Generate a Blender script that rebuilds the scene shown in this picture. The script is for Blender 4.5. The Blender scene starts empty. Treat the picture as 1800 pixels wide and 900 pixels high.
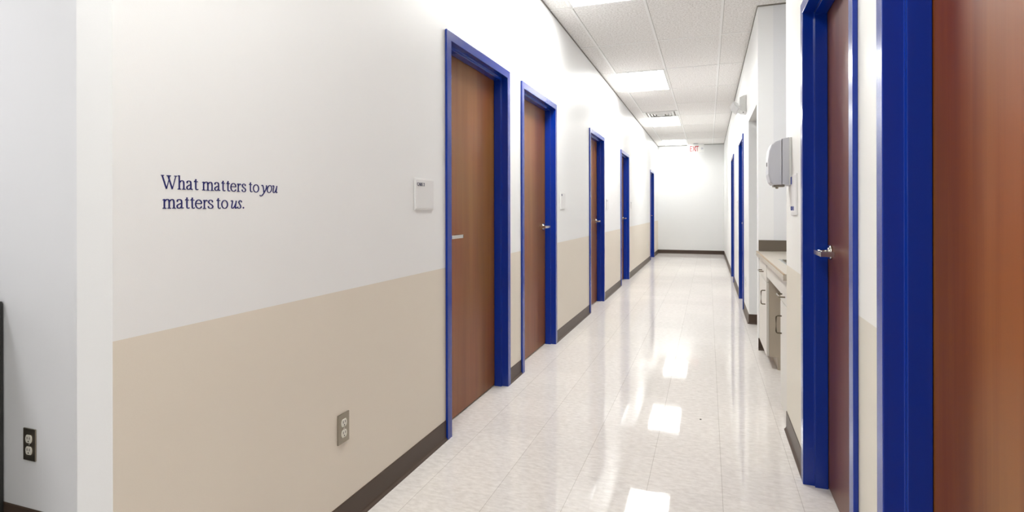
import bpy, bmesh, math, random
from mathutils import Vector, Matrix
random.seed(7)
S = bpy.context.scene
C = S.collection
PI = math.pi

# ------------------------------------------------------------------ dimensions
CEIL = 2.935
LW = -1.294           # left corridor wall plane
RW = 0.403            # right corridor wall plane
LF, RF = -1.280, 0.389  # faces of the door frames
FAR = 15.76
TH = 0.12
WAIN = 0.898

# ------------------------------------------------------------------ materials
def mat(name, col, rough=0.5, metal=0.0, spec=0.5, emit=None, es=0.0, coat=0.0, coatr=0.05):
    m = bpy.data.materials.new(name); m.use_nodes = True
    b = m.node_tree.nodes['Principled BSDF']
    b.inputs['Base Color'].default_value = (*col, 1)
    b.inputs['Roughness'].default_value = rough
    b.inputs['Metallic'].default_value = metal
    b.inputs['Specular IOR Level'].default_value = spec
    b.inputs['Coat Weight'].default_value = coat
    b.inputs['Coat Roughness'].default_value = coatr
    if emit:
        b.inputs['Emission Color'].default_value = (*emit, 1)
        b.inputs['Emission Strength'].default_value = es
    return m

def nt(m):
    return m.node_tree, m.node_tree.nodes, m.node_tree.links, m.node_tree.nodes['Principled BSDF']

def noise(n, l, vec, scale, detail=3.0, rough=0.5):
    t = n.new('ShaderNodeTexNoise'); t.inputs['Scale'].default_value = scale
    t.inputs['Detail'].default_value = detail; t.inputs['Roughness'].default_value = rough
    l.new(vec, t.inputs['Vector']); return t

def bump(n, l, b, h, strength, dist):
    u = n.new('ShaderNodeBump'); u.inputs['Strength'].default_value = strength
    u.inputs['Distance'].default_value = dist
    l.new(h, u.inputs['Height']); l.new(u.outputs['Normal'], b.inputs['Normal']); return u

def wall_mat(name, white, tan=None):
    """eggshell paint with fine roller stipple; with tan: a painted wainscot up to WAIN on the faces along the corridor"""
    m = mat(name, white, 0.42, spec=0.25)
    t, n, l, b = nt(m)
    geo = n.new('ShaderNodeNewGeometry')
    ns = noise(n, l, geo.outputs['Position'], 260, 2)
    bump(n, l, b, ns.outputs['Fac'], 0.06, 0.002)
    if tan:
        sp = n.new('ShaderNodeSeparateXYZ'); l.new(geo.outputs['Position'], sp.inputs[0])
        lt = n.new('ShaderNodeMath'); lt.operation = 'LESS_THAN'; lt.inputs[1].default_value = WAIN
        l.new(sp.outputs['Z'], lt.inputs[0])
        sn = n.new('ShaderNodeSeparateXYZ'); l.new(geo.outputs['True Normal'], sn.inputs[0])
        ab = n.new('ShaderNodeMath'); ab.operation = 'ABSOLUTE'; l.new(sn.outputs['X'], ab.inputs[0])
        gt = n.new('ShaderNodeMath'); gt.operation = 'GREATER_THAN'; gt.inputs[1].default_value = 0.5
        l.new(ab.outputs[0], gt.inputs[0])
        mu = n.new('ShaderNodeMath'); mu.operation = 'MULTIPLY'
        l.new(lt.outputs[0], mu.inputs[0]); l.new(gt.outputs[0], mu.inputs[1])
        mx = n.new('ShaderNodeMix'); mx.data_type = 'RGBA'
        mx.inputs[6].default_value = (*white, 1); mx.inputs[7].default_value = (*tan, 1)
        l.new(mu.outputs[0], mx.inputs[0]); l.new(mx.outputs[2], b.inputs['Base Color'])
    return m

WHITE = (0.86, 0.855, 0.85)
M = {}
M['wall_l'] = wall_mat('wall_paint_left', WHITE, (0.775, 0.70, 0.60))
M['wall_r'] = wall_mat('wall_paint_right', (0.86, 0.85, 0.815), (0.74, 0.695, 0.60))
M['wall'] = wall_mat('wall_paint_white', (0.86, 0.86, 0.855))
M['wall_cool'] = wall_mat('wall_paint_pale', (0.80, 0.805, 0.82))
M['blue'] = mat('blue_enamel', (0.0006, 0.029, 0.30), 0.26, spec=0.4, coat=0.25, coatr=0.10)
M['base'] = mat('vinyl_base_brown', (0.078, 0.052, 0.038), 0.42, spec=0.3)
M['chrome'] = mat('satin_chrome', (0.62, 0.60, 0.57), 0.22, 1.0)
M['steel'] = mat('brushed_steel', (0.33, 0.295, 0.24), 0.34, 1.0)
M['white_plastic'] = mat('white_plastic', (0.78, 0.78, 0.76), 0.35)
M['grey_plastic'] = mat('pale_grey_plastic', (0.60, 0.60, 0.64), 0.32)
M['ivory'] = mat('ivory_plastic', (0.75, 0.72, 0.64), 0.35)
M['dark'] = mat('dark_slot', (0.02, 0.018, 0.016), 0.5)
M['white_metal'] = mat('white_painted_metal', (0.80, 0.79, 0.77), 0.4)
M['gap'] = mat('shadow_gap_grey', (0.20, 0.185, 0.16), 0.6)  # grey of the wall-ceiling shadow line, also used in the vent duct
M['lens'] = mat('lit_diffuser', (0.9, 0.9, 0.9), 0.5, emit=(0.985, 1.0, 0.975), es=24.0)
M['lens_fill'] = mat('fill_lit_diffuser', (0.9, 0.9, 0.9), 0.5, emit=(1.0, 1.0, 1.02), es=9.0)
M['lens_far'] = mat('far_lit_diffuser', (0.9, 0.9, 0.9), 0.5, emit=(0.985, 1.0, 0.975), es=12.0)
M['lens_near'] = mat('near_lit_diffuser', (0.9, 0.9, 0.9), 0.5, emit=(0.985, 1.0, 0.975), es=22.0)
M['lamp'] = mat('clear_lamp_lens', (0.72, 0.72, 0.72), 0.12)
M['ink'] = mat('navy_vinyl_lettering', (0.010, 0.012, 0.130), 0.45)
M['red'] = mat('red_exit_letters', (0.48, 0.001, 0.006), 0.8, spec=0.0)
M['exitface'] = mat('exit_face', (0.85, 0.85, 0.83), 0.4)
M['laminate_dark'] = mat('taupe_laminate', (0.13, 0.105, 0.078), 0.35)
M['bronze'] = mat('bronze_pull', (0.16, 0.13, 0.09), 0.3, 0.9)
M['cab'] = mat('almond_laminate', (0.70, 0.67, 0.62), 0.4)
M['cab_shaded'] = mat('shaded_side_laminate', (0.50, 0.43, 0.34), 0.4)  # cabinet laminate with the knee-space shade mixed into its colour
M['charcoal'] = mat('charcoal_laminate', (0.03, 0.03, 0.028), 0.5)
M['edge'] = mat('countertop_edge', (0.40, 0.29, 0.18), 0.45)
M['acrylic'] = mat('frosted_acrylic', (0.86, 0.85, 0.84), 0.28, spec=0.6)
M['fleck'] = mat('dark_scuff', (0.05, 0.045, 0.04), 0.6)

# countertop speckle
M['top'] = mat('speckled_laminate', (0.62, 0.58, 0.52), 0.3)
t, n, l, b = nt(M['top']); geo = n.new('ShaderNodeNewGeometry')
ns = noise(n, l, geo.outputs['Position'], 180, 4, 0.7)
cr = n.new('ShaderNodeValToRGB'); cr.color_ramp.elements[0].position = 0.35; cr.color_ramp.elements[1].position = 0.65
cr.color_ramp.elements[0].color = (0.42, 0.37, 0.31, 1); cr.color_ramp.elements[1].color = (0.60, 0.55, 0.48, 1)
l.new(ns.outputs['Fac'], cr.inputs[0]); l.new(cr.outputs[0], b.inputs['Base Color'])

# wood veneer: vertical grain, broad cathedral bands, satin lacquer
def wood(name, dark, mid, light, seed):
    m = mat(name, mid, 0.38, spec=0.28, coat=0.12, coatr=0.16)
    t, n, l, b = nt(m)
    tc = n.new('ShaderNodeTexCoord')
    mp = n.new('ShaderNodeMapping'); mp.inputs['Scale'].default_value = (1.0, 5.0, 0.28)
    mp.inputs['Location'].default_value = (seed * 1.7, seed * 3.1, seed)
    l.new(tc.outputs['Object'], mp.inputs['Vector'])
    a = noise(n, l, mp.outputs[0], 1.5, 3, 0.5)
    mp2 = n.new('ShaderNodeMapping'); mp2.inputs['Scale'].default_value = (1.0, 150.0, 2.4)
    l.new(tc.outputs['Object'], mp2.inputs['Vector'])
    g = noise(n, l, mp2.outputs[0], 1.0, 4, 0.6)
    mp3 = n.new('ShaderNodeMapping'); mp3.inputs['Scale'].default_value = (1.0, 1.4, 0.6)
    mp3.inputs['Location'].default_value = (seed * 5.3, 0, seed * 2)
    l.new(tc.outputs['Object'], mp3.inputs['Vector'])
    q = noise(n, l, mp3.outputs[0], 1.6, 1, 0.5)
    ad = n.new('ShaderNodeMath'); ad.operation = 'MULTIPLY_ADD'; ad.inputs[1].default_value = 0.16
    l.new(g.outputs['Fac'], ad.inputs[0]); l.new(a.outputs['Fac'], ad.inputs[2])
    cr = n.new('ShaderNodeValToRGB'); e = cr.color_ramp.elements
    e[0].position = 0.36; e[0].color = (*dark, 1); e[1].position = 0.76; e[1].color = (*light, 1)
    x = e.new(0.56); x.color = (*mid, 1)
    l.new(ad.outputs[0], cr.inputs[0])
    # slow drift between yellow brown and red brown
    mx = n.new('ShaderNodeMix'); mx.data_type = 'RGBA'; mx.blend_type = 'MULTIPLY'
    mx.inputs[0].default_value = 1.0
    cr2 = n.new('ShaderNodeValToRGB'); f = cr2.color_ramp.elements
    f[0].position = 0.35; f[0].color = (1.0, 0.86, 0.84, 1); f[1].position = 0.65; f[1].color = (0.97, 1.14, 0.80, 1)
    l.new(q.outputs['Fac'], cr2.inputs[0])
    l.new(cr.outputs[0], mx.inputs[6]); l.new(cr2.outputs[0], mx.inputs[7])
    l.new(mx.outputs[2], b.inputs['Base Color'])
    bump(n, l, b, g.outputs['Fac'], 0.05, 0.001)
    return m
M['wood_l'] = wood('brown_veneer', (0.165, 0.050, 0.009), (0.215, 0.072, 0.015), (0.27, 0.10, 0.026), 1.3)
M['wood_r'] = wood('red_brown_veneer', (0.105, 0.026, 0.016), (0.140, 0.038, 0.022), (0.18, 0.055, 0.030), 4.1)
M['wood_near'] = wood('amber_veneer', (0.125, 0.028, 0.002), (0.175, 0.045, 0.003), (0.26, 0.083, 0.013), 2.2)

# waxed vinyl composition tile floor
m = mat('waxed_vinyl_tile', (0.74, 0.70, 0.665), 0.5, spec=0.0, coat=0.68, coatr=0.04)
t, n, l, b = nt(m); geo = n.new('ShaderNodeNewGeometry')
TILE = 0.3048
mp = n.new('ShaderNodeMapping'); mp.inputs['Location'].default_value = (-0.055, -0.04, 0)
l.new(geo.outputs['Position'], mp.inputs['Vector'])
sp = n.new('ShaderNodeSeparateXYZ'); l.new(mp.outputs[0], sp.inputs[0])
def joint(ax, w):
    d = n.new('ShaderNodeMath'); d.operation = 'DIVIDE'; d.inputs[1].default_value = TILE; l.new(sp.outputs[ax], d.inputs[0])
    f = n.new('ShaderNodeMath'); f.operation = 'FRACT'; l.new(d.outputs[0], f.inputs[0])
    s_ = n.new('ShaderNodeMath'); s_.operation = 'SUBTRACT'; s_.inputs[1].default_value = 0.5; l.new(f.outputs[0], s_.inputs[0])
    a_ = n.new('ShaderNodeMath'); a_.operation = 'ABSOLUTE'; l.new(s_.outputs[0], a_.inputs[0])
    g_ = n.new('ShaderNodeMath'); g_.operation = 'GREATER_THAN'; g_.inputs[1].default_value = 0.5 - w; l.new(a_.outputs[0], g_.inputs[0])
    fl = n.new('ShaderNodeMath'); fl.operation = 'FLOOR'; l.new(d.outputs[0], fl.inputs[0])
    return g_, fl
jx, fx = joint('X', 0.0032); jy, fy = joint('Y', 0.0022)
jm = n.new('ShaderNodeMath'); jm.operation = 'MULTIPLY_ADD'; jm.inputs[1].default_value = 0.42
l.new(jy.outputs[0], jm.inputs[0]); l.new(jx.outputs[0], jm.inputs[2]); jm.use_clamp = True
cb = n.new('ShaderNodeCombineXYZ'); l.new(fx.outputs[0], cb.inputs[0]); l.new(fy.outputs[0], cb.inputs[1])
wn = n.new('ShaderNodeTexWhiteNoise'); l.new(cb.outputs[0], wn.inputs['Vector'])
mpv = n.new('ShaderNodeMapping'); mpv.inputs['Scale'].default_value = (26, 60, 1)
l.new(geo.outputs['Position'], mpv.inputs['Vector'])
ns = noise(n, l, mpv.outputs[0], 1.0, 5, 0.65)
cr = n.new('ShaderNodeValToRGB'); e = cr.color_ramp.elements
e[0].position = 0.30; e[0].color = (0.625, 0.58, 0.545, 1); e[1].position = 0.66; e[1].color = (0.775, 0.735, 0.70, 1)
l.new(ns.outputs['Fac'], cr.inputs[0])
tv = n.new('ShaderNodeMapRange'); tv.inputs[3].default_value = 0.965; tv.inputs[4].default_value = 1.02
l.new(wn.outputs['Value'], tv.inputs[0])
mm = n.new('ShaderNodeVectorMath'); mm.operation = 'SCALE'; l.new(cr.outputs[0], mm.inputs[0]); l.new(tv.outputs[0], mm.inputs['Scale'])
mx = n.new('ShaderNodeMix'); mx.data_type = 'RGBA'; mx.inputs[7].default_value = (0.30, 0.26, 0.22, 1)
l.new(mm.outputs[0], mx.inputs[6])
ja = n.new('ShaderNodeMath'); ja.operation = 'MULTIPLY'; ja.inputs[1].default_value = 0.65; l.new(jm.outputs[0], ja.inputs[0])
l.new(ja.outputs[0], mx.inputs[0]); l.new(mx.outputs[2], b.inputs['Base Color'])
# wax: shallow mop streaks across the corridor
mpw = n.new('ShaderNodeMapping'); mpw.inputs['Scale'].default_value = (3.0, 16, 1); mpw.inputs['Rotation'].default_value = (0, 0, 0.22)
l.new(geo.outputs['Position'], mpw.inputs['Vector'])
nw = noise(n, l, mpw.outputs[0], 1.0, 4, 0.6)
bu = n.new('ShaderNodeBump'); bu.inputs['Strength'].default_value = 0.055; bu.inputs['Distance'].default_value = 0.004
l.new(nw.outputs['Fac'], bu.inputs['Height']); l.new(bu.outputs[0], b.inputs['Normal']); l.new(bu.outputs[0], b.inputs['Coat Normal'])
M['floor'] = m

# acoustic ceiling tile
m = mat('acoustic_tile', (0.76, 0.745, 0.72), 0.9, spec=0.1)
t, n, l, b = nt(m); geo = n.new('ShaderNodeNewGeometry')
ns = noise(n, l, geo.outputs['Position'], 62, 3, 0.75)
cr = n.new('ShaderNodeValToRGB'); e = cr.color_ramp.elements
e[0].position = 0.40; e[0].color = (0.72, 0.69, 0.665, 1); e[1].position = 0.54; e[1].color = (0.92, 0.90, 0.88, 1)
l.new(ns.outputs['Fac'], cr.inputs[0]); l.new(cr.outputs[0], b.inputs['Base Color'])
bump(n, l, b, ns.outputs['Fac'], 0.5, 0.003)
M['ceil'] = m
M['tbar'] = mat('white_grid', (0.90, 0.885, 0.87), 0.4)
M['tshade'] = mat('grid_shadow_edge', (0.42, 0.40, 0.37), 0.6)

# ------------------------------------------------------------------ mesh builder
class MB:
    def __init__(s): s.bm = bmesh.new(); s.mi = 0
    def _mark(s, faces):
        for f in faces: f.material_index = s.mi
    def box(s, x0, x1, y0, y1, z0, z1, bev=0.0, seg=2):
        r = bmesh.ops.create_cube(s.bm, size=1.0)
        vs = r['verts']
        for v in vs:
            v.co = Vector(((x0 + x1) / 2 + v.co.x * (x1 - x0), (y0 + y1) / 2 + v.co.y * (y1 - y0), (z0 + z1) / 2 + v.co.z * (z1 - z0)))
        fs = list({f for v in vs for f in v.link_faces}); s._mark(fs)
        if bev > 0:
            es = list({e for v in vs for e in v.link_edges})
            bmesh.ops.bevel(s.bm, geom=es, offset=bev, segments=seg, affect='EDGES', profile=0.6)
        return vs
    def prism(s, pts, axis, a, b_, bev=0.0):
        """polygon pts (2D) extruded along axis from a to b_; axis x: pts=(y,z); y: (x,z); z: (x,y)"""
        def P(p, w):
            return {'x': (w, p[0], p[1]), 'y': (p[0], w, p[1]), 'z': (p[0], p[1], w)}[axis]
        v0 = [s.bm.verts.new(P(p, a)) for p in pts]; v1 = [s.bm.verts.new(P(p, b_)) for p in pts]
        k = len(pts); fs = [s.bm.faces.new(v0), s.bm.faces.new(list(reversed(v1)))]
        for i in range(k): fs.append(s.bm.faces.new((v0[i], v1[i], v1[(i + 1) % k], v0[(i + 1) % k])))
        s._mark(fs)
        bmesh.ops.recalc_face_normals(s.bm, faces=fs)
        if bev > 0:
            es = list({e for f in fs[:2] for e in f.edges})
            bmesh.ops.bevel(s.bm, geom=es, offset=bev, segments=3, affect='EDGES', profile=0.6)
        return v0 + v1
    def cyl(s, p0, p1, r0, r1=None, n=20):
        r1 = r0 if r1 is None else r1
        p0, p1 = Vector(p0), Vector(p1); d = p1 - p0
        q = d.to_track_quat('Z', 'Y').to_matrix().to_4x4()
        mtx = Matrix.Translation((p0 + p1) / 2) @ q
        r = bmesh.ops.create_cone(s.bm, cap_ends=True, cap_tris=False, segments=n, radius1=r0, radius2=r1, depth=d.length, matrix=mtx)
        fs = list({f for v in r['verts'] for f in v.link_faces}); s._mark(fs)
        for f in fs: f.smooth = len(f.verts) == 4 and n > 6
        return r['verts']
    def tube(s, pts, r, n=10):
        pts = [Vector(p) for p in pts]; rings = []
        for i, p in enumerate(pts):
            d = (pts[min(i + 1, len(pts) - 1)] - pts[max(i - 1, 0)]).normalized()
            q = d.to_track_quat('Z', 'Y')
            rings.append([s.bm.verts.new(p + q @ Vector((math.cos(2 * PI * k / n) * r, math.sin(2 * PI * k / n) * r, 0))) for k in range(n)])
        fs = []
        for a_, b_ in zip(rings, rings[1:]):
            for k in range(n):
                f = s.bm.faces.new((a_[k], a_[(k + 1) % n], b_[(k + 1) % n], b_[k])); f.smooth = True; fs.append(f)
        fs.append(s.bm.faces.new(list(reversed(rings[0])))); fs.append(s.bm.faces.new(rings[-1])); s._mark(fs)
    def build(s, name, mats, parent=None, origin=None):
        bmesh.ops.recalc_face_normals(s.bm, faces=s.bm.faces[:])
        if origin is None:
            origin = Vector((0, 0, 0))
        else:
            origin = Vector(origin); bmesh.ops.translate(s.bm, verts=s.bm.verts[:], vec=-origin)
        me = bpy.data.meshes.new(name); s.bm.to_mesh(me); s.bm.free()
        for mm_ in (mats if isinstance(mats, (list, tuple)) else [mats]): me.materials.append(mm_)
        o = bpy.data.objects.new(name, me); C.objects.link(o)
        o.location = origin
        if parent is not None:
            base = Vector((0, 0, 0)); q = parent
            while q is not None: base += q.location; q = q.parent
            o.parent = parent; o.location = origin - base
        return o

def tag(o, label, cat, group=None, kind=None):
    o['label'] = label; o['category'] = cat
    if group: o['group'] = group
    if kind: o['kind'] = kind
    return o
def empty(name, loc, label, cat, group=None, kind=None):
    o = bpy.data.objects.new(name, None); C.objects.link(o); o.location = loc
    o.empty_display_size = 0.1
    return tag(o, label, cat, group, kind)
def struct(o, label, cat): return tag(o, label, cat, kind='structure')

# ------------------------------------------------------------------ shell
X0, X1, Y0 = -4.6, 2.7, -3.0
b = MB(); b.box(X0, X1, Y0, FAR + 0.12, -0.1, 0); struct(b.build('floor', M['floor']), 'glossy off-white vinyl tile floor of the corridor', 'floor')

GX = [-1.11 + 0.615 * k for k in range(-5, 7)]
GY = [4.69 + 1.215 * k for k in range(-6, 10)]
b = MB(); b.box(X0, X1, Y0, FAR + 0.12, CEIL, CEIL + 0.08)
b.mi = 1
for x in GX: b.box(x - 0.011, x + 0.011, Y0, FAR + 0.01, CEIL - 0.0035, CEIL + 0.001)
for y in GY: b.box(X0, X1, y - 0.011, y + 0.011, CEIL - 0.0035, CEIL + 0.001)
b.mi = 2  # thin dark strips painting the side shadow of the bars
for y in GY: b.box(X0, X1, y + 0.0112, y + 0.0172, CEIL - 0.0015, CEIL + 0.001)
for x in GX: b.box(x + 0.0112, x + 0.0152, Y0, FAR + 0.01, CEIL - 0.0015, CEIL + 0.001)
struct(b.build('ceiling', [M['ceil'], M['tbar'], M['tshade']]), 'white suspended ceiling of speckled acoustic tiles', 'ceiling')

# doors: outer frame limits along y
LD = [(2.630, 3.610), (3.872, 4.865), (6.365, 7.325), (8.815, 9.770), (13.55, 14.47)]
RD = [(0.615, 1.585), (1.820, 2.765), (7.18, 8.12), (9.78, 10.73)]
LT, RT = 2.145, 2.105
OV = 0.018
def notched(y0, y1, doors, top, h=CEIL):
    p = [(y0, 0)]
    for a_, c_, tp in doors: p += [(a_, 0), (a_, tp), (c_, tp), (c_, 0)]
    return p + [(y1, 0), (y1, h), (y0, h)]
b = MB(); b.prism(notched(0.906, FAR, [(a + OV, c - OV, LT - OV) for a, c in LD], LT), 'x', LW - TH, LW)
struct(b.build('wall_left', M['wall_l']), 'left corridor wall, white above a tan painted lower half', 'wall')
NK0, NK1, OP0, OP1, OPZ = 3.36, 5.18, 5.295, 6.33, 2.12
b = MB(); b.prism(notched(Y0, NK0, [(a + OV, c - OV, RT - OV) for a, c in RD[:2]], RT), 'x', RW, RW + TH)
struct(b.build('wall_right', M['wall_r']), 'right corridor wall beside the two nearest doors', 'wall')
b = MB(); b.prism(notched(OP0 - 0.115, FAR, [(OP0, OP1, OPZ)] + [(a + OV, c - OV, RT - OV) for a, c in RD[2:]], RT), 'x', RW, RW + TH)
struct(b.build('wall_right', M['wall']), 'right corridor wall beyond the sink nook', 'wall')
b = MB(); b.box(LW - TH, RW + TH, FAR, FAR + 0.12, 0, CEIL); struct(b.build('wall_far', M['wall']), 'plain white wall closing the far end of the corridor', 'wall')
# sink nook and side passage
b = MB(); b.box(RW + TH, 1.12, NK1, OP0, 0, CEIL); struct(b.build('wall_nook', M['wall_cool']), 'pale grey side wall of the sink nook', 'wall')
b = MB(); b.box(RW + TH, 1.12, NK0 - TH, NK0, 0, CEIL); struct(b.build('wall_nook_near', M['wall_cool']), 'near side wall of the sink nook', 'wall')
b = MB(); b.box(1.12, 1.24, NK0 - TH, OP0, 0, CEIL); struct(b.build('wall_nook_back', M['wall_cool']), 'back wall of the sink nook', 'wall')
b = MB(); b.box(RW + TH, X1, OP1, OP1 + TH, 0, CEIL); struct(b.build('wall_passage', M['wall']), 'white wall seen through the side passage opening', 'wall')
b = MB(); b.box(X1 - 0.1, X1, OP0, OP1, 0, CEIL); struct(b.build('wall_passage_end', M['wall']), 'end wall of the side passage', 'wall')
b = MB(); b.box(1.24, X1 - 0.1, OP0 - TH, OP0, 0, CEIL); struct(b.build('wall_passage_near', M['wall']), 'near side wall of the side passage', 'wall')
# lobby around the camera
b = MB(); b.box(X0, LW - TH, 1.35, 1.47, 0, CEIL); struct(b.build('wall_lobby', M['wall_cool']), 'pale wall with the outlet left of the corridor corner', 'wall')
b = MB(); b.box(X0, X0 + 0.1, Y0, 1.35, 0, CEIL); struct(b.build('wall_lobby_left', M['wall_cool']), 'left wall of the lobby', 'wall')
b = MB(); b.box(X0 + 0.1, RW, Y0, Y0 + 0.1, 0, CEIL); struct(b.build('wall_lobby_back', M['wall_cool']), 'back wall of the lobby', 'wall')

# wall angle under the ceiling, its grey paints the shadow line of the joint
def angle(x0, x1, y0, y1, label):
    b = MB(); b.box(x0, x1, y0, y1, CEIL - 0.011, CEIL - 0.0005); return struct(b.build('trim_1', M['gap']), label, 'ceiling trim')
angle(LW, LW + 0.006, 0.906, FAR, 'thin angle coloured as a shadow line where the left wall meets the ceiling')
angle(RW - 0.006, RW, NK1, FAR, 'thin angle coloured as a shadow line where the right wall meets the ceiling')
angle(RW, 1.12, NK1 - 0.006, NK1, 'thin angle coloured as a shadow line at the ceiling above the sink nook')
angle(LW, RW, FAR - 0.006, FAR, 'thin angle coloured as a shadow line where the far wall meets the ceiling')

# cove base: face profile with a toe
def cove(name, p0, p1, nrm, label, col='base'):
    """base along the segment p0-p1 (xy), nrm = unit normal into the room"""
    prof = [(0, 0), (0.014, 0), (0.0125, 0.004), (0.006, 0.011), (0.0035, 0.018), (0.0035, 0.098), (0.0015, 0.102), (0, 0.102)]
    b = MB(); rings = []
    for p in (p0, p1):
        rings.append([b.bm.verts.new((p[0] + nrm[0] * d, p[1] + nrm[1] * d, z)) for d, z in prof])
    k = len(prof)
    for i in range(k): b.bm.faces.new((rings[0][i], rings[0][(i + 1) % k], rings[1][(i + 1) % k], rings[1][i]))
    b.bm.faces.new(rings[0]); b.bm.faces.new(list(reversed(rings[1])))
    return struct(b.build(name, M[col]), label, 'baseboard')
segs = [0.906] + [v for d in LD for v in d] + [FAR]
nm = ['from the corridor corner to the first left door', 'between the first and second left doors', 'between the second and third left doors',
      'between the third and fourth left doors', 'between the fourth and fifth left doors', 'after the fifth left door']
for i in range(6):
    cove('baseboard_left', (LW, segs[2 * i] - (0.0035 if i == 0 else 0)), (LW, segs[2 * i + 1]), (1, 0), 'brown vinyl baseboard ' + nm[i])
cove('baseboard_left', (LW - TH, 0.906), (LW, 0.906), (0, -1), 'brown vinyl baseboard on the end of the left wall')
for (a, c, w) in ((RD[0][1], RD[1][0], 'between the two nearest right doors'), (RD[1][1], NK0, 'on the stub of wall under the dispenser'),
                  (OP1, RD[2][0], 'past the side passage on the right'), (RD[2][1], RD[3][0], 'between the two farthest right doors'),
                  (RD[3][1], FAR, 'after the farthest right door')):
    cove('baseboard_right', (RW, a), (RW, c), (-1, 0), 'brown vinyl baseboard ' + w)
cove('baseboard_passage', (RW, OP1), (X1 - 0.1, OP1), (0, -1), 'brown vinyl baseboard inside the side passage')
cove('baseboard_nook', (RW, NK1), (RW + 0.083, NK1), (0, -1), 'short brown baseboard in the toe space under the far cabinet')
cove('baseboard_far', (LW, FAR), (RW, FAR), (0, -1), 'brown vinyl baseboard along the far wall')
cove('baseboard_lobby', (X0 + 0.1, 1.35), (LW - TH, 1.35), (0, -1), 'brown vinyl baseboard on the outlet wall')

# ------------------------------------------------------------------ doors
def make_handle(door, side, face, yr, z, toward, lab):
    """lever with a return; side = +1 when the corridor lies at +x of the leaf; toward = direction of the lever along y"""
    h = bpy.data.objects.new('door_handle', None); C.objects.link(h); h.parent = door
    h.location = Vector((face, yr, z)) - door.location; h.empty_display_size = 0.05
    if lab: h['label'] = lab
    s = side
    b = MB(); b.cyl((face, yr, z), (face + s * 0.009, yr, z), 0.031, 0.030, 28); b.cyl((face + s * 0.009, yr, z), (face + s * 0.016, yr, z), 0.025, 0.018, 28)
    b.build('rose', M['chrome'], h, (face, yr, z))
    b = MB()
    b.cyl((face + s * 0.016, yr, z), (face + s * 0.052, yr, z), 0.0095, n=16)
    x_o = face + s * 0.066
    lo, hi = sorted((face + s * 0.054, x_o))
    y_a, y_b = sorted((yr - toward * 0.012, yr + toward * 0.140))
    b.box(lo, hi, y_a, y_b, z - 0.010, z + 0.010, 0.003)
    lo, hi = sorted((face + s * 0.012, x_o))
    y_a, y_b = sorted((yr + toward * 0.129, yr + toward * 0.141))
    b.box(lo, hi, y_a, y_b, z - 0.010, z + 0.010, 0.003)
    b.build('lever', M['chrome'], h, (face, yr, z))

def make_door(idx, side, F, y0, y1, top, wood_m, label, handle=None, hz=1.05):
    """side=+1: left wall (corridor at +x); F = x of the frame face"""
    base = Vector((F - side * 0.05, (y0 + y1) / 2, 0))
    d = empty('door_%d' % idx, base, label, 'door', kind='structure')
    prof = [(0, 0), (0.05, 0), (0.05, 0.045), (0.066, 0.045), (0.066, 0.095), (0.05, 0.095), (0.05, 0.1335), (0.02, 0.1335), (0.02, 0.0135), (0, 0.0135)]
    b = MB(); R = []
    for (v, dep) in prof:
        x = F - side * dep
        R.append([b.bm.verts.new(p) for p in ((x, y0 + v, 0), (x, y0 + v, top - v), (x, y1 - v, top - v), (x, y1 - v, 0))])
    k = len(prof)
    for i in range(k):
        a_, c_ = R[i], R[(i + 1) % k]
        for j in range(3): b.bm.faces.new((a_[j], a_[j + 1], c_[j + 1], c_[j]))
    b.bm.faces.new([r[0] for r in R]); b.bm.faces.new([r[3] for r in reversed(R)])
    bmesh.ops.recalc_face_normals(b.bm, faces=b.bm.faces[:])
    es = [e for e in b.bm.edges if e.is_manifold and len(e.link_faces) == 2 and e.calc_face_angle(0) > 1.2 and max(v.co.z for v in e.verts) > 0.01 and not (e.verts[0].co.z < 0.01 and e.verts[1].co.z < 0.01)]
    bmesh.ops.bevel(b.bm, geom=es, offset=0.0022, segments=2, affect='EDGES', profile=0.6)
    b.build('door_frame', M['blue'], d, base)
    fx = F - side * 0.0965
    lo, hi = sorted((fx, fx - side * 0.036))
    b = MB(); b.box(lo, hi, y0 + 0.053, y1 - 0.053, 0.008, top - 0.053, 0.0015, 1)
    leaf = b.build('door_leaf', wood_m, d, (fx, (y0 + y1) / 2, 0))
    leaf.location.z = 0
    if handle:
        if handle == 'far': make_handle(d, side, fx, y1 - 0.066 - 0.062, hz, -1, None)
        else: make_handle(d, side, fx, y0 + 0.066 + 0.062, hz, 1, None)
    return d
ll = ['nearest wooden door on the left in a blue frame, its handle half hidden', 'second wooden door on the left with chrome lever and blue frame',
      'third wooden door on the left, after the wide tan stretch', 'fourth narrow-looking left door, with small chrome lever',
      'last left door by the far wall, mostly blue jamb showing']
for i, (a, c) in enumerate(LD):
    make_door(i + 1, 1, LF, a, c, LT, M['wood_l'], ll[i], 'near' if i == 0 else 'far')
rl = ['large amber-brown door at the right edge of the photo, cut by the frame', 'reddish-brown door on the right beside the dispenser, with big chrome lever',
      'blue-framed right door just past the side passage', 'farthest right door, a thin blue strip before the end wall']
for i, (a, c) in enumerate(RD):
    make_door(i + 6, -1, RF, a, c, RT, [M['wood_near'], M['wood_r'], M['wood_r'], M['wood_r']][i], rl[i], None if i == 0 else 'far', 1.02)

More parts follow.
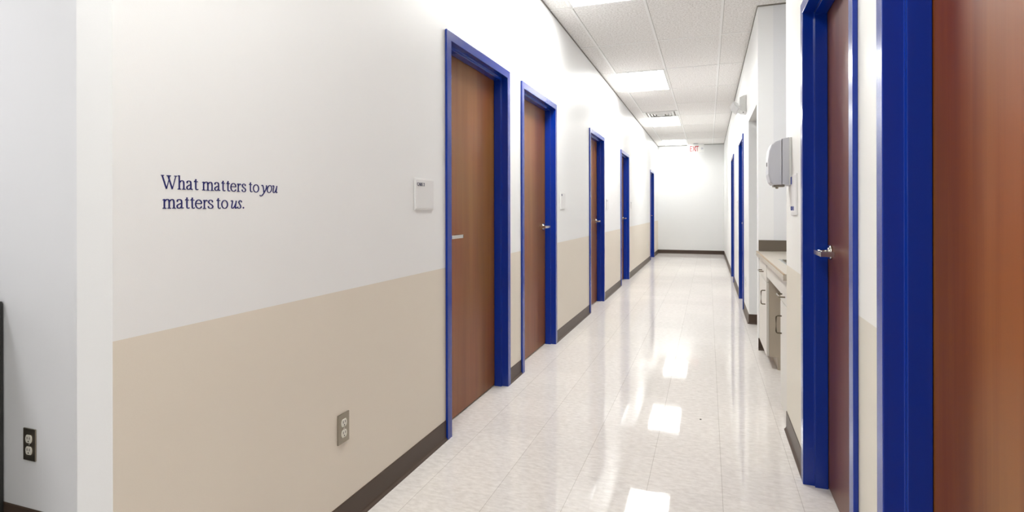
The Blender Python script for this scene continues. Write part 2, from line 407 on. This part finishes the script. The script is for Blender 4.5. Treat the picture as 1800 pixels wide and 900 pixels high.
# ------------------------------------------------------------------ lettering
def cat_rom(P, k=7):
    if len(P) < 3: return P
    out = []; Q = [P[0]] + list(P) + [P[-1]]
    for i in range(1, len(Q) - 2):
        p0, p1, p2, p3 = Q[i - 1], Q[i], Q[i + 1], Q[i + 2]
        for j in range(k):
            t_ = j / k
            out.append(tuple(0.5 * (2 * p1[a] + (p2[a] - p0[a]) * t_ + (2 * p0[a] - 5 * p1[a] + 4 * p2[a] - p3[a]) * t_ ** 2 + (3 * p1[a] - p0[a] - 3 * p2[a] + p3[a]) * t_ ** 3) for a in (0, 1)))
    return out + [tuple(P[-1])]
# strokes: ('c' curve | 'l' line | 's' thin | 'd' dot, points); 1 unit = x-height
EL = lambda cx, cyy, rx, ry: [(cx + rx * math.cos(a), cyy + ry * math.sin(a)) for a in [PI / 2 + 2 * PI * k / 28 for k in range(29)]]
G = {
 'W': [('l', [(0.10, 1.40), (0.62, 0.0)]), ('s', [(0.62, 0.02), (1.02, 1.38)]), ('l', [(0.80, 1.40), (1.32, 0.0)]), ('s', [(1.32, 0.02), (1.74, 1.40)]),
       ('s', [(-0.04, 1.41), (0.32, 1.41)]), ('s', [(0.62, 1.41), (1.14, 1.41)]), ('s', [(1.54, 1.41), (1.90, 1.41)])],
 'h': [('l', [(0.22, 0.02), (0.22, 1.52)]), ('s', [(0.04, 1.43), (0.22, 1.50)]), ('s', [(0.02, 0.03), (0.42, 0.03)]),
       ('c', [(0.24, 0.72), (0.38, 0.90), (0.56, 0.96), (0.70, 0.86), (0.74, 0.62), (0.74, 0.02)]), ('s', [(0.54, 0.03), (0.95, 0.03)])],
 'a': [('c', [(0.12, 0.74), (0.16, 0.90), (0.34, 0.97), (0.52, 0.90), (0.57, 0.66), (0.57, 0.16), (0.64, 0.05), (0.78, 0.08)]),
       ('c', [(0.56, 0.58), (0.34, 0.48), (0.14, 0.34), (0.12, 0.16), (0.24, 0.04), (0.40, 0.07), (0.55, 0.22)]), ('d', [(0.14, 0.76), (0.075, 0)])],
 't': [('c', [(0.28, 1.22), (0.27, 0.90), (0.27, 0.25), (0.32, 0.07), (0.44, 0.03), (0.60, 0.09)]), ('s', [(0.02, 0.93), (0.56, 0.93)]), ('s', [(0.05, 0.90), (0.27, 1.12)])],
 'm': [('l', [(0.20, 0.02), (0.20, 0.98)]), ('s', [(0.03, 0.88), (0.20, 0.96)]), ('s', [(0.02, 0.03), (0.40, 0.03)]),
       ('c', [(0.22, 0.74), (0.36, 0.90), (0.52, 0.96), (0.64, 0.86), (0.68, 0.62), (0.68, 0.02)]), ('s', [(0.50, 0.03), (0.87, 0.03)]),
       ('c', [(0.70, 0.74), (0.84, 0.90), (1.00, 0.96), (1.12, 0.86), (1.16, 0.62), (1.16, 0.02)]), ('s', [(0.98, 0.03), (1.36, 0.03)])],
 'e': [('c', [(0.10, 0.56), (0.44, 0.57), (0.70, 0.57), (0.66, 0.82), (0.42, 0.97), (0.18, 0.82), (0.09, 0.50), (0.18, 0.16), (0.42, 0.02), (0.62, 0.08), (0.74, 0.24)])],
 'r': [('l', [(0.22, 0.02), (0.22, 0.98)]), ('s', [(0.03, 0.88), (0.22, 0.96)]), ('s', [(0.02, 0.03), (0.46, 0.03)]),
       ('c', [(0.24, 0.66), (0.36, 0.88), (0.50, 0.95), (0.62, 0.90)]), ('d', [(0.60, 0.87), (0.08, 0)])],
 's': [('c', [(0.54, 0.72), (0.50, 0.90), (0.32, 0.97), (0.14, 0.88), (0.11, 0.70), (0.26, 0.54), (0.46, 0.42), (0.58, 0.24), (0.48, 0.06), (0.28, 0.02), (0.10, 0.10), (0.06, 0.28)])],
 'o': [('c', EL(0.42, 0.49, 0.33, 0.47))],
 'y': [('c', [(0.30, 0.86), (0.40, 0.94), (0.50, 0.84), (0.58, 0.40), (0.60, 0.02)]), ('c', [(0.98, 0.96), (0.96, 0.62), (0.78, 0.22), (0.52, -0.20), (0.24, -0.44), (0.08, -0.40)]), ('d', [(0.09, -0.38), (0.085, 0)])],
 'q': [('c', [(x + 0.16 * y, y) for x, y in EL(0.34, 0.49, 0.30, 0.47)])],
 'u': [('c', [(0.12, 0.86), (0.22, 0.95), (0.32, 0.86), (0.22, 0.30), (0.24, 0.08), (0.36, 0.04), (0.56, 0.26), (0.70, 0.60)]), ('l', [(0.78, 0.95), (0.66, 0.16)]), ('c', [(0.66, 0.18), (0.70, 0.03), (0.84, 0.14)])],
 'z': [('c', [(0.64, 0.76), (0.58, 0.92), (0.42, 0.97), (0.28, 0.86), (0.27, 0.70), (0.38, 0.52), (0.50, 0.34), (0.48, 0.12), (0.30, 0.02), (0.12, 0.08), (0.08, 0.24)])],
 '.': [('d', [(0.12, 0.10), (0.115, 0)])],
}
def letter_mesh(name, key, y0, y1, zb, xh, parent):
    st = G[key]; xs = [p[0] for k_, P in st for p in (P if k_ != 'd' else P[:1])]
    lo, hi = min(xs), max(xs)
    pad = 0.035 if key != '.' else 0.115
    lo -= pad; hi += pad; sc = (y1 - y0) / (hi - lo)
    TK, TN = 0.185, 0.092
    b = MB(); lay = 0
    def W(p): return (y0 + (p[0] - lo) * sc, zb + p[1] * xh)
    for k_, P in st:
        lay += 1; off = 0.00004 * lay
        if k_ == 'd':
            c, r = P[0], P[1][0]
            poly = [W((c[0] + r * math.cos(a) * xh / sc, c[1] + r * math.sin(a))) for a in [2 * PI * i / 16 for i in range(16)]]
            b.prism(poly, 'x', LW + 0.0001, LW + 0.0006 + off); continue
        Q = cat_rom(P) if (k_ == 'c' and len(P) < 20) else P
        if k_ != 'c':
            Q = [tuple(Q[0][a] + (Q[1][a] - Q[0][a]) * j / 3 for a in (0, 1)) for j in range(4)]
        L_, R_ = [], []
        for i, p in enumerate(Q):
            q0, q1 = Q[max(i - 1, 0)], Q[min(i + 1, len(Q) - 1)]
            if k_ == 'c' and len(P) >= 20 and i in (0, len(Q) - 1): q0, q1 = Q[-2], Q[1]
            dx, dy = q1[0] - q0[0], q1[1] - q0[1]; ln = math.hypot(dx, dy) or 1
            dx /= ln; dy /= ln
            w = TN if k_ == 's' else TN + (TK - TN) * abs(dy) ** 1.6
            # width is meant in x-height units: undo the horizontal fit
            nx, ny = -dy * w / 2 * (xh / sc), dx * w / 2
            L_.append(W((p[0] + nx, p[1] + ny))); R_.append(W((p[0] - nx, p[1] - ny)))
        top = LW + 0.0006 + off
        rows = []
        for lp, rp in zip(L_, R_):
            rows.append([b.bm.verts.new((LW + 0.0001, *lp)), b.bm.verts.new((top, *lp)), b.bm.verts.new((top, *rp)), b.bm.verts.new((LW + 0.0001, *rp))])
        for a_, c_ in zip(rows, rows[1:]):
            for i in range(4): b.bm.faces.new((a_[i], a_[(i + 1) % 4], c_[(i + 1) % 4], c_[i]))
        b.bm.faces.new(rows[0]); b.bm.faces.new(list(reversed(rows[-1])))
    return b.build(name, M['ink'], parent, (LW, y0, zb))
L1 = [('W', 1.026, 1.0725), ('h', 1.0722, 1.0975), ('a', 1.100, 1.119), ('t', 1.121, 1.136), ('m', 1.146, 1.186), ('a', 1.188, 1.208), ('t', 1.210, 1.225),
      ('t', 1.227, 1.242), ('e', 1.243, 1.263), ('r', 1.265, 1.281), ('s', 1.284, 1.299), ('t', 1.310, 1.325), ('o', 1.327, 1.350), ('y', 1.353, 1.382), ('q', 1.383, 1.404), ('u', 1.405, 1.428)]
L2 = [('m', 1.030, 1.069), ('a', 1.071, 1.092), ('t', 1.094, 1.109), ('t', 1.110, 1.125), ('e', 1.126, 1.147), ('r', 1.149, 1.164), ('s', 1.166, 1.183),
      ('t', 1.193, 1.209), ('o', 1.211, 1.233), ('u', 1.243, 1.266), ('z', 1.267, 1.284), ('.', 1.285, 1.294)]
txt = empty('wall_lettering', (LW, 1.23, 1.25), 'navy serif lettering on the left wall reading What matters to you', 'lettering')
for k_, a, c in L1: letter_mesh('full_stop' if k_ == '.' else 'letter', k_, a, c, 1.2545, 0.0240, txt)
for k_, a, c in L2: letter_mesh('full_stop' if k_ == '.' else 'letter', k_, a, c, 1.2050, 0.0240, txt)

def text_mesh(s, height, M4, m_, name, parent, depth=0.001, ysc=1.0):
    cu = bpy.data.curves.new('tmp', 'FONT'); cu.body = s; cu.size = 1.0; cu.extrude = 0.0
    o = bpy.data.objects.new('tmp', cu); C.objects.link(o)
    dg = bpy.context.evaluated_depsgraph_get(); dg.update()
    me = bpy.data.meshes.new_from_object(o.evaluated_get(dg)); C.objects.unlink(o); bpy.data.objects.remove(o)
    bm = bmesh.new(); bm.from_mesh(me)
    r = bmesh.ops.extrude_face_region(bm, geom=bm.faces[:])
    bmesh.ops.translate(bm, verts=[v for v in r['geom'] if isinstance(v, bmesh.types.BMVert)], vec=(0, 0, depth / height))
    for v in bm.verts: v.co = Vector((v.co.x * ysc, v.co.y, v.co.z)) * height / 0.73
    b = MB(); b.bm.free(); b.bm = bm
    bmesh.ops.transform(bm, matrix=M4, verts=bm.verts[:])
    return b.build(name, m_, parent, M4.translation)
# text frames: on the left wall (x->+y, y->+z, z->+x); on the right wall (x->-y, z->-x); facing the camera (x->+x, z->-y)
def FL(x, y, z): return Matrix(((0, 0, 1, x), (1, 0, 0, y), (0, 1, 0, z), (0, 0, 0, 1)))
def FR(x, y, z): return Matrix(((0, 0, -1, x), (-1, 0, 0, y), (0, 1, 0, z), (0, 0, 0, 1)))
def FN(x, y, z): return Matrix(((1, 0, 0, x), (0, 0, -1, y), (0, 1, 0, z), (0, 0, 0, 1)))

# room signs
def room_sign(side, y0, y1, z0, z1, label, text=None, dot=False):
    xw = LW if side > 0 else RW
    o = empty('room_sign', (xw, (y0 + y1) / 2, z0), label, 'sign', 'frosted room signs beside the doors')
    lo, hi = sorted((xw + side * 0.0005, xw + side * 0.006))
    b = MB(); b.box(lo, hi, y0, y1, z0, z1, 0.0015); b.build('backing_plate', M['acrylic'], o, (xw, y0, z0))
    lo, hi = sorted((xw + side * 0.006, xw + side * 0.0075))
    b = MB(); b.box(lo, hi, y0 + 0.008, y1 - 0.008, z0 + 0.008, z1 - 0.008); b.build('insert', M['paper'], o, (xw, y0, z0))
    x = xw + side * 0.0076
    if text:
        mm_ = FL(x, y0 + 0.014, z1 - 0.036) if side > 0 else FR(x, y1 - 0.010, z0 + 0.022)
        text_mesh(text, 0.0165 if side > 0 else 0.021, mm_, M['slate'] if side > 0 else M['ink2'], 'number', o, ysc=1.0)
    if dot:
        lo, hi = sorted((x, x + side * 0.0006)); ya = y0 + 0.02 if side > 0 else y1 - 0.05
        b = MB(); b.box(lo, hi, ya, ya + 0.03, z1 - 0.035, z1 - 0.018); b.build('number', M['slate'], o, (x, ya, z1 - 0.035))
    return o
M['paper'] = mat('pale_insert', (0.78, 0.765, 0.76), 0.4)
M['slate'] = mat('slate_print', (0.06, 0.07, 0.13), 0.5)
M['ink2'] = mat('blue_print', (0.03, 0.06, 0.33), 0.5)
room_sign(1, 2.304, 2.492, 1.200, 1.350, 'clear room sign reading CARE 2 left of the nearest left door', text='CARE 2')
room_sign(1, 5.03, 5.215, 1.203, 1.363, 'small white room sign between the second and third left doors', dot=True)
room_sign(1, 7.49, 7.67, 1.205, 1.345, 'small white room sign between the third and fourth left doors', dot=True)
room_sign(1, 9.98, 10.15, 1.205, 1.345, 'small white room sign after the fourth left door', dot=True)
rs = room_sign(-1, 2.955, 3.142, 1.172, 1.372, 'white room sign reading CARE 12 beside the soap dispenser', text='CARE 12')
b = MB(); b.box(RW - 0.0085, RW - 0.0076, 3.09, 3.13, 1.325, 1.362, 0.0); b.build('logo', M['ink2'], rs, (RW, 3.11, 1.34))
room_sign(-1, 8.45, 8.63, 1.19, 1.33, 'small room sign between the two farthest right doors', dot=True)

# ------------------------------------------------------------------ outlets
def outlet(place, a0, a1, z0, z1, label, small=False):
    """place: 'L' on the left wall, 'R' on the right wall, 'N' on the outlet wall facing the camera; a0..a1 horizontal extent"""
    def T(u, dep, z):    # u along wall, dep out of the wall
        return {'L': (LW + dep, u, z), 'R': (RW - dep, u, z), 'N': (u, 1.35 - dep, z)}[place]
    def bx(b, u0, u1, d0, d1, q0, q1, bev=0):
        p, q = T(u0, d0, q0), T(u1, d1, q1)
        b.box(*sorted((p[0], q[0])), *sorted((p[1], q[1])), q0, q1, bev)
    w = a1 - a0; h = z1 - z0; uc = (a0 + a1) / 2; zc = (z0 + z1) / 2
    o = empty('outlet', T(uc, 0, z0), label, 'outlet', 'duplex outlets on the walls')
    b = MB(); bx(b, a0, a1, 0.0004, 0.005, z0, z1, 0.002)
    b.build('cover_plate', M['white_plastic'] if small else M['steel'], o, T(a0, 0, z0))
    s = h / 0.114
    for k, sg in enumerate((1, -1)):
        cz = zc + sg * 0.0205 * s
        b = MB(); rr = 0.0165 * s
        poly = []
        for i in range(28):
            a_ = 2 * PI * i / 28; px = rr * math.cos(a_); pz = rr * 1.12 * math.sin(a_)
            poly.append((uc + px, cz + max(-rr * 0.86, min(rr * 0.86, pz))))
        if place == 'N': b.prism(poly, 'y', 1.35 - 0.0045, 1.35 - 0.0075, 0.0006)
        elif place == 'L': b.prism(poly, 'x', LW + 0.0045, LW + 0.0075, 0.0006)
        else: b.prism(poly, 'x', RW - 0.0045, RW - 0.0075, 0.0006)
        rc = b.build('receptacle', M['ivory'], o, T(uc, 0.005, cz))
        if not small:
            b = MB()
            for du in (-0.0062, 0.0062): bx(b, uc + du - 0.0013, uc + du + 0.0013, 0.0070, 0.0079, cz - 0.001, cz + 0.008)
            bx(b, uc - 0.0025, uc + 0.0025, 0.0070, 0.0079, cz - 0.0105, cz - 0.0055)
            b.build('slots', M['dark'], rc, T(uc, 0.007, cz))
    if not small:
        b = MB(); b.cyl(T(uc, 0.0045, zc), T(uc, 0.0062, zc), 0.003, n=12); b.build('screw', M['chrome'], o, T(uc, 0.005, zc))
outlet('L', 1.728, 1.796, 0.328, 0.439, 'steel-plated outlet in the tan part of the left wall')
outlet('N', -2.392, -2.324, 0.280, 0.398, 'dark steel outlet on the pale wall at the far left')
outlet('L', 12.83, 12.90, 0.33, 0.44, 'tiny outlet low on the left wall before the last door', True)
outlet('R', 6.80, 6.87, 0.325, 0.44, 'small outlet low on the right wall past the passage', True)

# ------------------------------------------------------------------ ceiling fixtures
def ceiling_light(x0, x1, y0, y1, label, lens='lens'):
    o = empty('ceiling_light', ((x0 + x1) / 2, (y0 + y1) / 2, CEIL), label, 'ceiling light', 'recessed fluorescent panels in the ceiling')
    b = MB(); z0, z1 = CEIL - 0.008, CEIL - 0.0005; w = 0.018
    b.box(x0, x0 + w, y0, y1, z0, z1); b.box(x1 - w, x1, y0, y1, z0, z1)
    b.box(x0 + w, x1 - w, y0, y0 + w, z0, z1); b.box(x0 + w, x1 - w, y1 - w, y1, z0, z1)
    b.build('frame', M['white_metal'], o, (x0, y0, CEIL))
    b = MB(); b.box(x0 + w, x1 - w, y0 + w, y1 - w, CEIL - 0.005, CEIL - 0.0012); b.build('diffuser', M[lens], o, (x0, y0, CEIL))
lx0, lx1 = -1.11 + 0.013, -0.495 - 0.013
for k, lab in ((-4, 'bright ceiling panel above the camera end of the corridor'), (0, 'nearest bright ceiling panel, cut by the top of the photo'),
               (3, 'second bright ceiling panel, nearer than the vent'), (6, 'third bright ceiling panel, just beyond the vent'),
               (8, 'farthest ceiling panel near the exit sign')):
    yb = 4.69 + 1.215 * (k - 1)
    if k == -4: yb = 4.69 + 1.215 * -4
    if k == 3: yb = 4.69 + 1.215 * 2
    if k == 6: yb = 4.69 + 1.215 * 5
    if k == 8: yb = 4.69 + 1.215 * 8
    ceiling_light(lx0, lx1, yb + 0.013, yb + 1.215 - 0.013, lab, {8: 'lens_far', -4: 'lens_near'}.get(k, 'lens'))
for (x, y, lab) in ((-3.57 + 0.013, 4.69 - 1.215 * 5, 'unseen fill panel added over the left side of the lobby'), (-3.57 + 0.013, 4.69 - 1.215 * 4 + 0.0, 'unseen fill panel added near the outlet wall')):
    ceiling_light(x, x + 0.589, y + 0.013, y + 1.202, lab, 'lens_fill')  # extra lobby panels out of view, added to brighten the near walls

# square four-way diffuser
def vent(x0, x1, y0, y1):
    o = empty('ceiling_vent', ((x0 + x1) / 2, (y0 + y1) / 2, CEIL), 'square louvred air vent between the ceiling panels', 'vent')
    b = MB(); z1 = CEIL - 0.0005
    def ring(i, za, zb, w):
        b.box(x0 + i, x1 - i, y0 + i, y0 + i + w, za, zb); b.box(x0 + i, x1 - i, y1 - i - w, y1 - i, za, zb)
        b.box(x0 + i, x0 + i + w, y0 + i + w, y1 - i - w, za, zb); b.box(x1 - i - w, x1 - i, y0 + i + w, y1 - i - w, za, zb)
    ring(0.0, CEIL - 0.008, z1, 0.05); b.build('frame', M['white_metal'], o, (x0, y0, CEIL))
    b = MB(); b.box(x0 + 0.05, x1 - 0.05, y0 + 0.05, y1 - 0.05, CEIL - 0.003, z1); b.build('duct_opening', M['gap'], o, (x0, y0, CEIL))
    for i in (0.075, 0.125, 0.175):
        b = MB()
        rings = []
        for (ins, z) in ((i, CEIL - 0.006), (i + 0.035, CEIL - 0.022), (i + 0.037, CEIL - 0.020), (i + 0.004, CEIL - 0.004)):
            rings.append([b.bm.verts.new(p) for p in ((x0 + ins, y0 + ins, z), (x1 - ins, y0 + ins, z), (x1 - ins, y1 - ins, z), (x0 + ins, y1 - ins, z))])
        for q in range(4):
            a_, c_ = rings[q], rings[(q + 1) % 4]
            for j in range(4): b.bm.faces.new((a_[j], a_[(j + 1) % 4], c_[(j + 1) % 4], c_[j]))
        b.build('louvre', M['white_metal'], o, (x0, y0, CEIL))
    b = MB(); b.box(x0 + 0.235, x1 - 0.235, y0 + 0.235, y1 - 0.235, CEIL - 0.024, CEIL - 0.020); b.build('centre_plate', M['white_metal'], o, (x0, y0, CEIL))
vent(-1.105, -0.5, 10.155, 10.76)

# exit sign
ex, ey = -0.30, 15.42
o = empty('exit_sign', (ex, ey, CEIL), 'white exit sign with red EXIT letters hanging at the far end', 'exit sign')
b = MB(); b.box(ex - 0.06, ex + 0.06, ey - 0.05, ey + 0.01, CEIL - 0.024, CEIL - 0.003, 0.004); b.build('canopy', M['grey_plastic'], o, (ex, ey, CEIL))
b = MB(); b.box(ex - 0.205, ex + 0.205, ey - 0.035, ey + 0.012, CEIL - 0.245, CEIL - 0.025, 0.006); b.build('housing', M['exitface'], o, (ex, ey, CEIL - 0.2))
for i, ch in enumerate('EXIT'):
    text_mesh(ch, 0.150, FN(ex - 0.150 + [0, 0.066, 0.134, 0.155][i], ey - 0.0355, CEIL - 0.215), M['red'], 'letter', o, 0.0015, ysc=0.60)
b = MB(); b.prism([(ex + 0.125, 2.79), (ex + 0.150, 2.83), (ex + 0.150, 2.81), (ex + 0.185, 2.81), (ex + 0.185, 2.77), (ex + 0.150, 2.77), (ex + 0.150, 2.75)], 'y', ey - 0.0375, ey - 0.0352)
b.build('arrow', M['grey_plastic'], o, (ex, ey, 2.8))

# emergency light on the right wall
o = empty('emergency_light', (RW, 6.78, 2.28), 'white twin-head emergency light high on the right wall', 'emergency light')
b = MB(); b.prism([(RW, 2.285), (RW - 0.045, 2.288), (RW - 0.078, 2.31), (RW - 0.072, 2.44), (RW - 0.03, 2.462), (RW, 2.465)], 'y', 6.66, 6.93, 0.006)
b.build('housing', M['white_plastic'], o, (RW, 6.78, 2.28))
for yy, zz in ((6.69, 2.325), (6.90, 2.385)):
    b = MB()
    c0 = Vector((RW - 0.070, yy, zz)); c1 = Vector((RW - 0.080, yy - 0.004, zz - 0.002)); c2 = Vector((RW - 0.120, yy - 0.045, zz - 0.014))
    b.cyl(c0 + Vector((0.004, 0, 0)), c1, 0.014, n=14); b.cyl(c1, c2, 0.040, 0.066, 4)
    hd = b.build('lamp_head', M['white_plastic'], o, c0)
    dr = (c2 - c1).normalized()
    b = MB(); b.cyl(c2, c2 + dr * 0.006, 0.060, 0.056, 4); b.build('lens', M['lamp'], hd, c2)
b = MB(); b.cyl((RW - 0.03, 6.72, 2.284), (RW - 0.03, 6.72, 2.277), 0.006, n=12); b.build('test_button', M['dark'], o, (RW - 0.03, 6.72, 2.28))

# soap dispenser
o = empty('soap_dispenser', (RW, 3.218, 1.32), 'white wall-mounted soap dispenser on the right wall stub', 'soap dispenser')
y0, y1 = 3.152, 3.285
b = MB(); b.prism([(RW - 0.0005, 1.322), (RW - 0.012, 1.322), (RW - 0.012, 1.566), (RW - 0.0005, 1.568)], 'y', y0 - 0.002, y1 + 0.002, 0.002)
b.build('back_plate', M['white_plastic'], o, (RW, y0, 1.32))
b = MB(); b.prism([(RW - 0.012, 1.325), (RW - 0.043, 1.328), (RW - 0.043, 1.562), (RW - 0.012, 1.568)], 'y', y0, y1, 0.002)
b.build('body', M['grey_plastic'], o, (RW, y0, 1.32))
b = MB(); b.prism([(RW - 0.0445, 1.326), (RW - 0.088, 1.326), (RW - 0.100, 1.340), (RW - 0.109, 1.380), (RW - 0.110, 1.455), (RW - 0.104, 1.505), (RW - 0.093, 1.535), (RW - 0.075, 1.551), (RW - 0.0445, 1.562)], 'y', y0 - 0.001, y1 + 0.001, 0.010)
b.build('cover', M['grey_plastic'], o, (RW, y0, 1.32))
b = MB(); b.box(RW - 0.082, RW - 0.028, y0 + 0.035, y1 - 0.035, 1.316, 1.327, 0.003); b.cyl((RW - 0.062, 3.218, 1.318), (RW - 0.062, 3.218, 1.307), 0.008, 0.006, 14)
b.build('nozzle', M['grey_dark'] if 'grey_dark' in M else M['steel'], o, (RW, 3.17, 1.32))
b = MB(); b.box(RW - 0.1112, RW - 0.1085, 3.203, 3.233, 1.425, 1.445, 0.0005); b.build('sight_window', M['dark'], o, (RW, 3.17, 1.43))

# ------------------------------------------------------------------ sink nook
XF = 0.412
def pull(b, x, p0, p1, out=0.030, r=0.0042):
    """D pull from p0 to p1 ((y,z)), standing out toward -x"""
    a_ = Vector((x, *p0)); c_ = Vector((x, *p1)); n_ = Vector((-out, 0, 0)); d = (c_ - a_).normalized() * 0.012
    b.tube([a_, a_ + n_ * 0.7, a_ + n_ * 0.93 + d * 0.3, a_ + n_ + d, c_ + n_ - d, c_ + n_ * 0.93 - d * 0.3, c_ + n_ * 0.7, c_], r)
def base_cabinet(y0, y1, label, toe, dy, dz, door_z, pull_y, pull_z, drw_y, drw_z):
    o = empty('base_cabinet', ((XF + 1.1) / 2, (y0 + y1) / 2, 0), label, 'cabinet', 'base cabinets under the nook counter')
    b = MB(); b.box(XF + 0.019, 1.118, y0, y1, 0.095 if toe else 0.0, 0.805); b.build('body', M['cab_shaded'], o, (XF, y0, 0))
    if toe:
        b = MB(); b.box(XF + 0.075, 1.118, y0 + 0.001, y1 - 0.001, 0.0, 0.095); b.build('toe_kick', M['cab_shaded'], o, (XF, y0, 0))
    b = MB(); b.box(XF, XF + 0.018, y0 + 0.003, y1 - 0.003, 0.655, 0.800, 0.0015, 1); dr = b.build('drawer', M['cab'], o, (XF, y0, 0.65))
    b = MB(); pull(b, XF, (drw_y[0], drw_z), (drw_y[1], drw_z)); b.build('drawer_pull', M['bronze'], dr, (XF, drw_y[0], drw_z))
    b = MB(); b.box(XF, XF + 0.018, y0 + 0.003, y1 - 0.003, door_z, 0.650, 0.0015, 1); dd = b.build('door', M['cab'], o, (XF, y0, door_z))
    b = MB(); pull(b, XF, (pull_y, pull_z[0]), (pull_y, pull_z[1])); b.build('door_pull', M['bronze'], dd, (XF, pull_y, pull_z[0]))
    return o
base_cabinet(4.575, NK1 - 0.001, 'almond base cabinet at the far end of the nook counter', True, 0, 0, 0.10, 4.66, (0.475, 0.58), (4.80, 4.93), 0.71)
base_cabinet(NK0 + 0.001, 3.72, 'near almond base cabinet, mostly behind the wall stub', False, 0, 0, 0.03, 3.66, (0.462, 0.565), (3.50, 3.63), 0.70)
b = MB(); b.box(XF + 0.004, XF + 0.022, 3.721, 4.574, 0.692, 0.8075, 0.001, 1)
ct = empty('countertop', (0.75, 4.25, 0.81), 'speckled beige countertop in the sink nook', 'countertop')
b.build('apron', M['cab'], ct, (XF, 4.1, 0.75))
CX0 = 0.386
sx0, sx1, sy0, sy1 = 0.48, 0.93, 3.76, 4.28
b = MB()
for (x0, x1, y0, y1) in ((CX0 + 0.006, sx0, NK0 + 0.001, NK1 - 0.001), (sx1, 1.118, NK0 + 0.001, NK1 - 0.001), (sx0, sx1, NK0 + 0.001, sy0), (sx0, sx1, sy1, NK1 - 0.001)):
    b.box(x0, x1, y0, y1, 0.808, 0.845)
b.build('worktop', M['top'], ct, (0.75, 4.25, 0.81))
b = MB(); b.box(CX0, CX0 + 0.006, NK0 + 0.001, NK1 - 0.001, 0.808, 0.839, 0.002)
b.build('front_edge', M['top'], ct, (CX0, 4.25, 0.81))
b = MB(); b.box(CX0 + 0.0005, CX0 + 0.0115, NK0 + 0.001, NK1 - 0.001, 0.8395, 0.8458, 0.002); b.build('edge_strip', M['edge'], ct, (CX0, 4.25, 0.84))
b = MB(); b.prism([(RW + 0.003, NK1 - 0.001), (RW + 0.003, NK1 - 0.016), (1.102, NK1 - 0.016), (1.102, NK0 + 0.002), (1.118, NK0 + 0.002), (1.118, NK1 - 0.001)], 'z', 0.8462, 0.938, 0.0)
b.build('backsplash', M['laminate_dark'], ct, (1.1, NK1, 0.85))
b = MB()   # sink: rim ring, bowl
w = 0.018
for (x0, x1, y0, y1) in ((sx0 - w, sx0 + 0.004, sy0 - w, sy1 + w), (sx1 - 0.004, sx1 + w, sy0 - w, sy1 + w), (sx0 + 0.004, sx1 - 0.004, sy0 - w, sy0 + 0.004), (sx0 + 0.004, sx1 - 0.004, sy1 - 0.004, sy1 + w)):
    b.box(x0, x1, y0, y1, 0.8455, 0.850, 0.0015, 1)
sk = empty('sink', (0.7, 3.98, 0.845), 'stainless sink rim set in the nook countertop', 'sink')
b.build('rim', M['chrome'], sk, (sx0, sy0, 0.845))
b = MB(); R_ = []
for (i, z) in ((0.001, 0.8460), (0.012, 0.72), (0.04, 0.703), (0.042, 0.701), (0.010, 0.719), (-0.0005, 0.8455)):
    i = max(i, 0.001) if z < 0.84 else 0.002
    R_.append([b.bm.verts.new(p) for p in ((sx0 + i, sy0 + i, z), (sx1 - i, sy0 + i, z), (sx1 - i, sy1 - i, z), (sx0 + i, sy1 - i, z))])
for q in range(3):
    if q == 2: break
    for j in range(4): b.bm.faces.new((R_[q][j], R_[q][(j + 1) % 4], R_[q + 1][(j + 1) % 4], R_[q + 1][j]))
b.bm.faces.new(R_[2])
b.build('bowl', M['steel'], sk, (sx0, sy0, 0.7))

# small fleck on the floor
b = MB(); b.cyl((-0.042, 3.36, 0.0002), (-0.042, 3.36, 0.003), 0.006, 0.004, 12)
tag(b.build('floor_debris', M['fleck']), 'tiny dark speck lying on the glossy floor mid corridor', 'debris')

# dark cabinet put in for the soft shade at the left limit of view
o = empty('shade_cabinet', (-2.86, 1.09, 0), 'added dark cabinet for the soft shade at the far left limit of the photo', 'cabinet')
b = MB(); b.box(-3.20, -2.505, 0.86, 1.348, 0.03, 0.86, 0.01); b.build('body', M['charcoal'], o, (-2.86, 1.09, 0))
b = MB(); b.box(-3.17, -2.55, 0.90, 1.33, 0.0, 0.03); b.build('plinth', M['dark'], o, (-2.86, 1.09, 0))
for zz in (0.05, 0.315, 0.58):
    b = MB(); b.box(-3.185, -2.52, 0.846, 0.859, zz, zz + 0.257, 0.003); dd = b.build('drawer', M['charcoal'], o, (-2.86, 0.85, zz))
    b = MB(); b.box(-2.93, -2.79, 0.826, 0.845, zz + 0.20, zz + 0.215, 0.003); b.build('handle', M['steel'], dd, (-2.86, 0.84, zz + 0.2))

# ------------------------------------------------------------------ camera
cam = bpy.data.cameras.new('camera'); co = bpy.data.objects.new('camera', cam); C.objects.link(co)
cam.sensor_width = 36; cam.lens = 980 / 1800 * 36; cam.clip_start = 0.02
YAW, ROLL = math.radians(19.368), 0.002
mtx = Matrix.Rotation(YAW, 4, 'Z') @ Matrix.Rotation(PI / 2, 4, 'X') @ Matrix.Rotation(-ROLL, 4, 'Z')
co.matrix_world = Matrix.Translation((0, 0, 1.2)) @ mtx
cam.shift_y = -(450 - 368.69) / 1800
S.camera = co
w = bpy.data.worlds.new('world'); S.world = w; w.use_nodes = True
w.node_tree.nodes['Background'].inputs[0].default_value = (0.8, 0.85, 0.9, 1)
w.node_tree.nodes['Background'].inputs[1].default_value = 0.0
S.view_settings.view_transform = 'Standard'; S.view_settings.look = 'None'
S.view_settings.gamma = 1.0; S.view_settings.use_curve_mapping = False
S.view_settings.exposure = 0.04
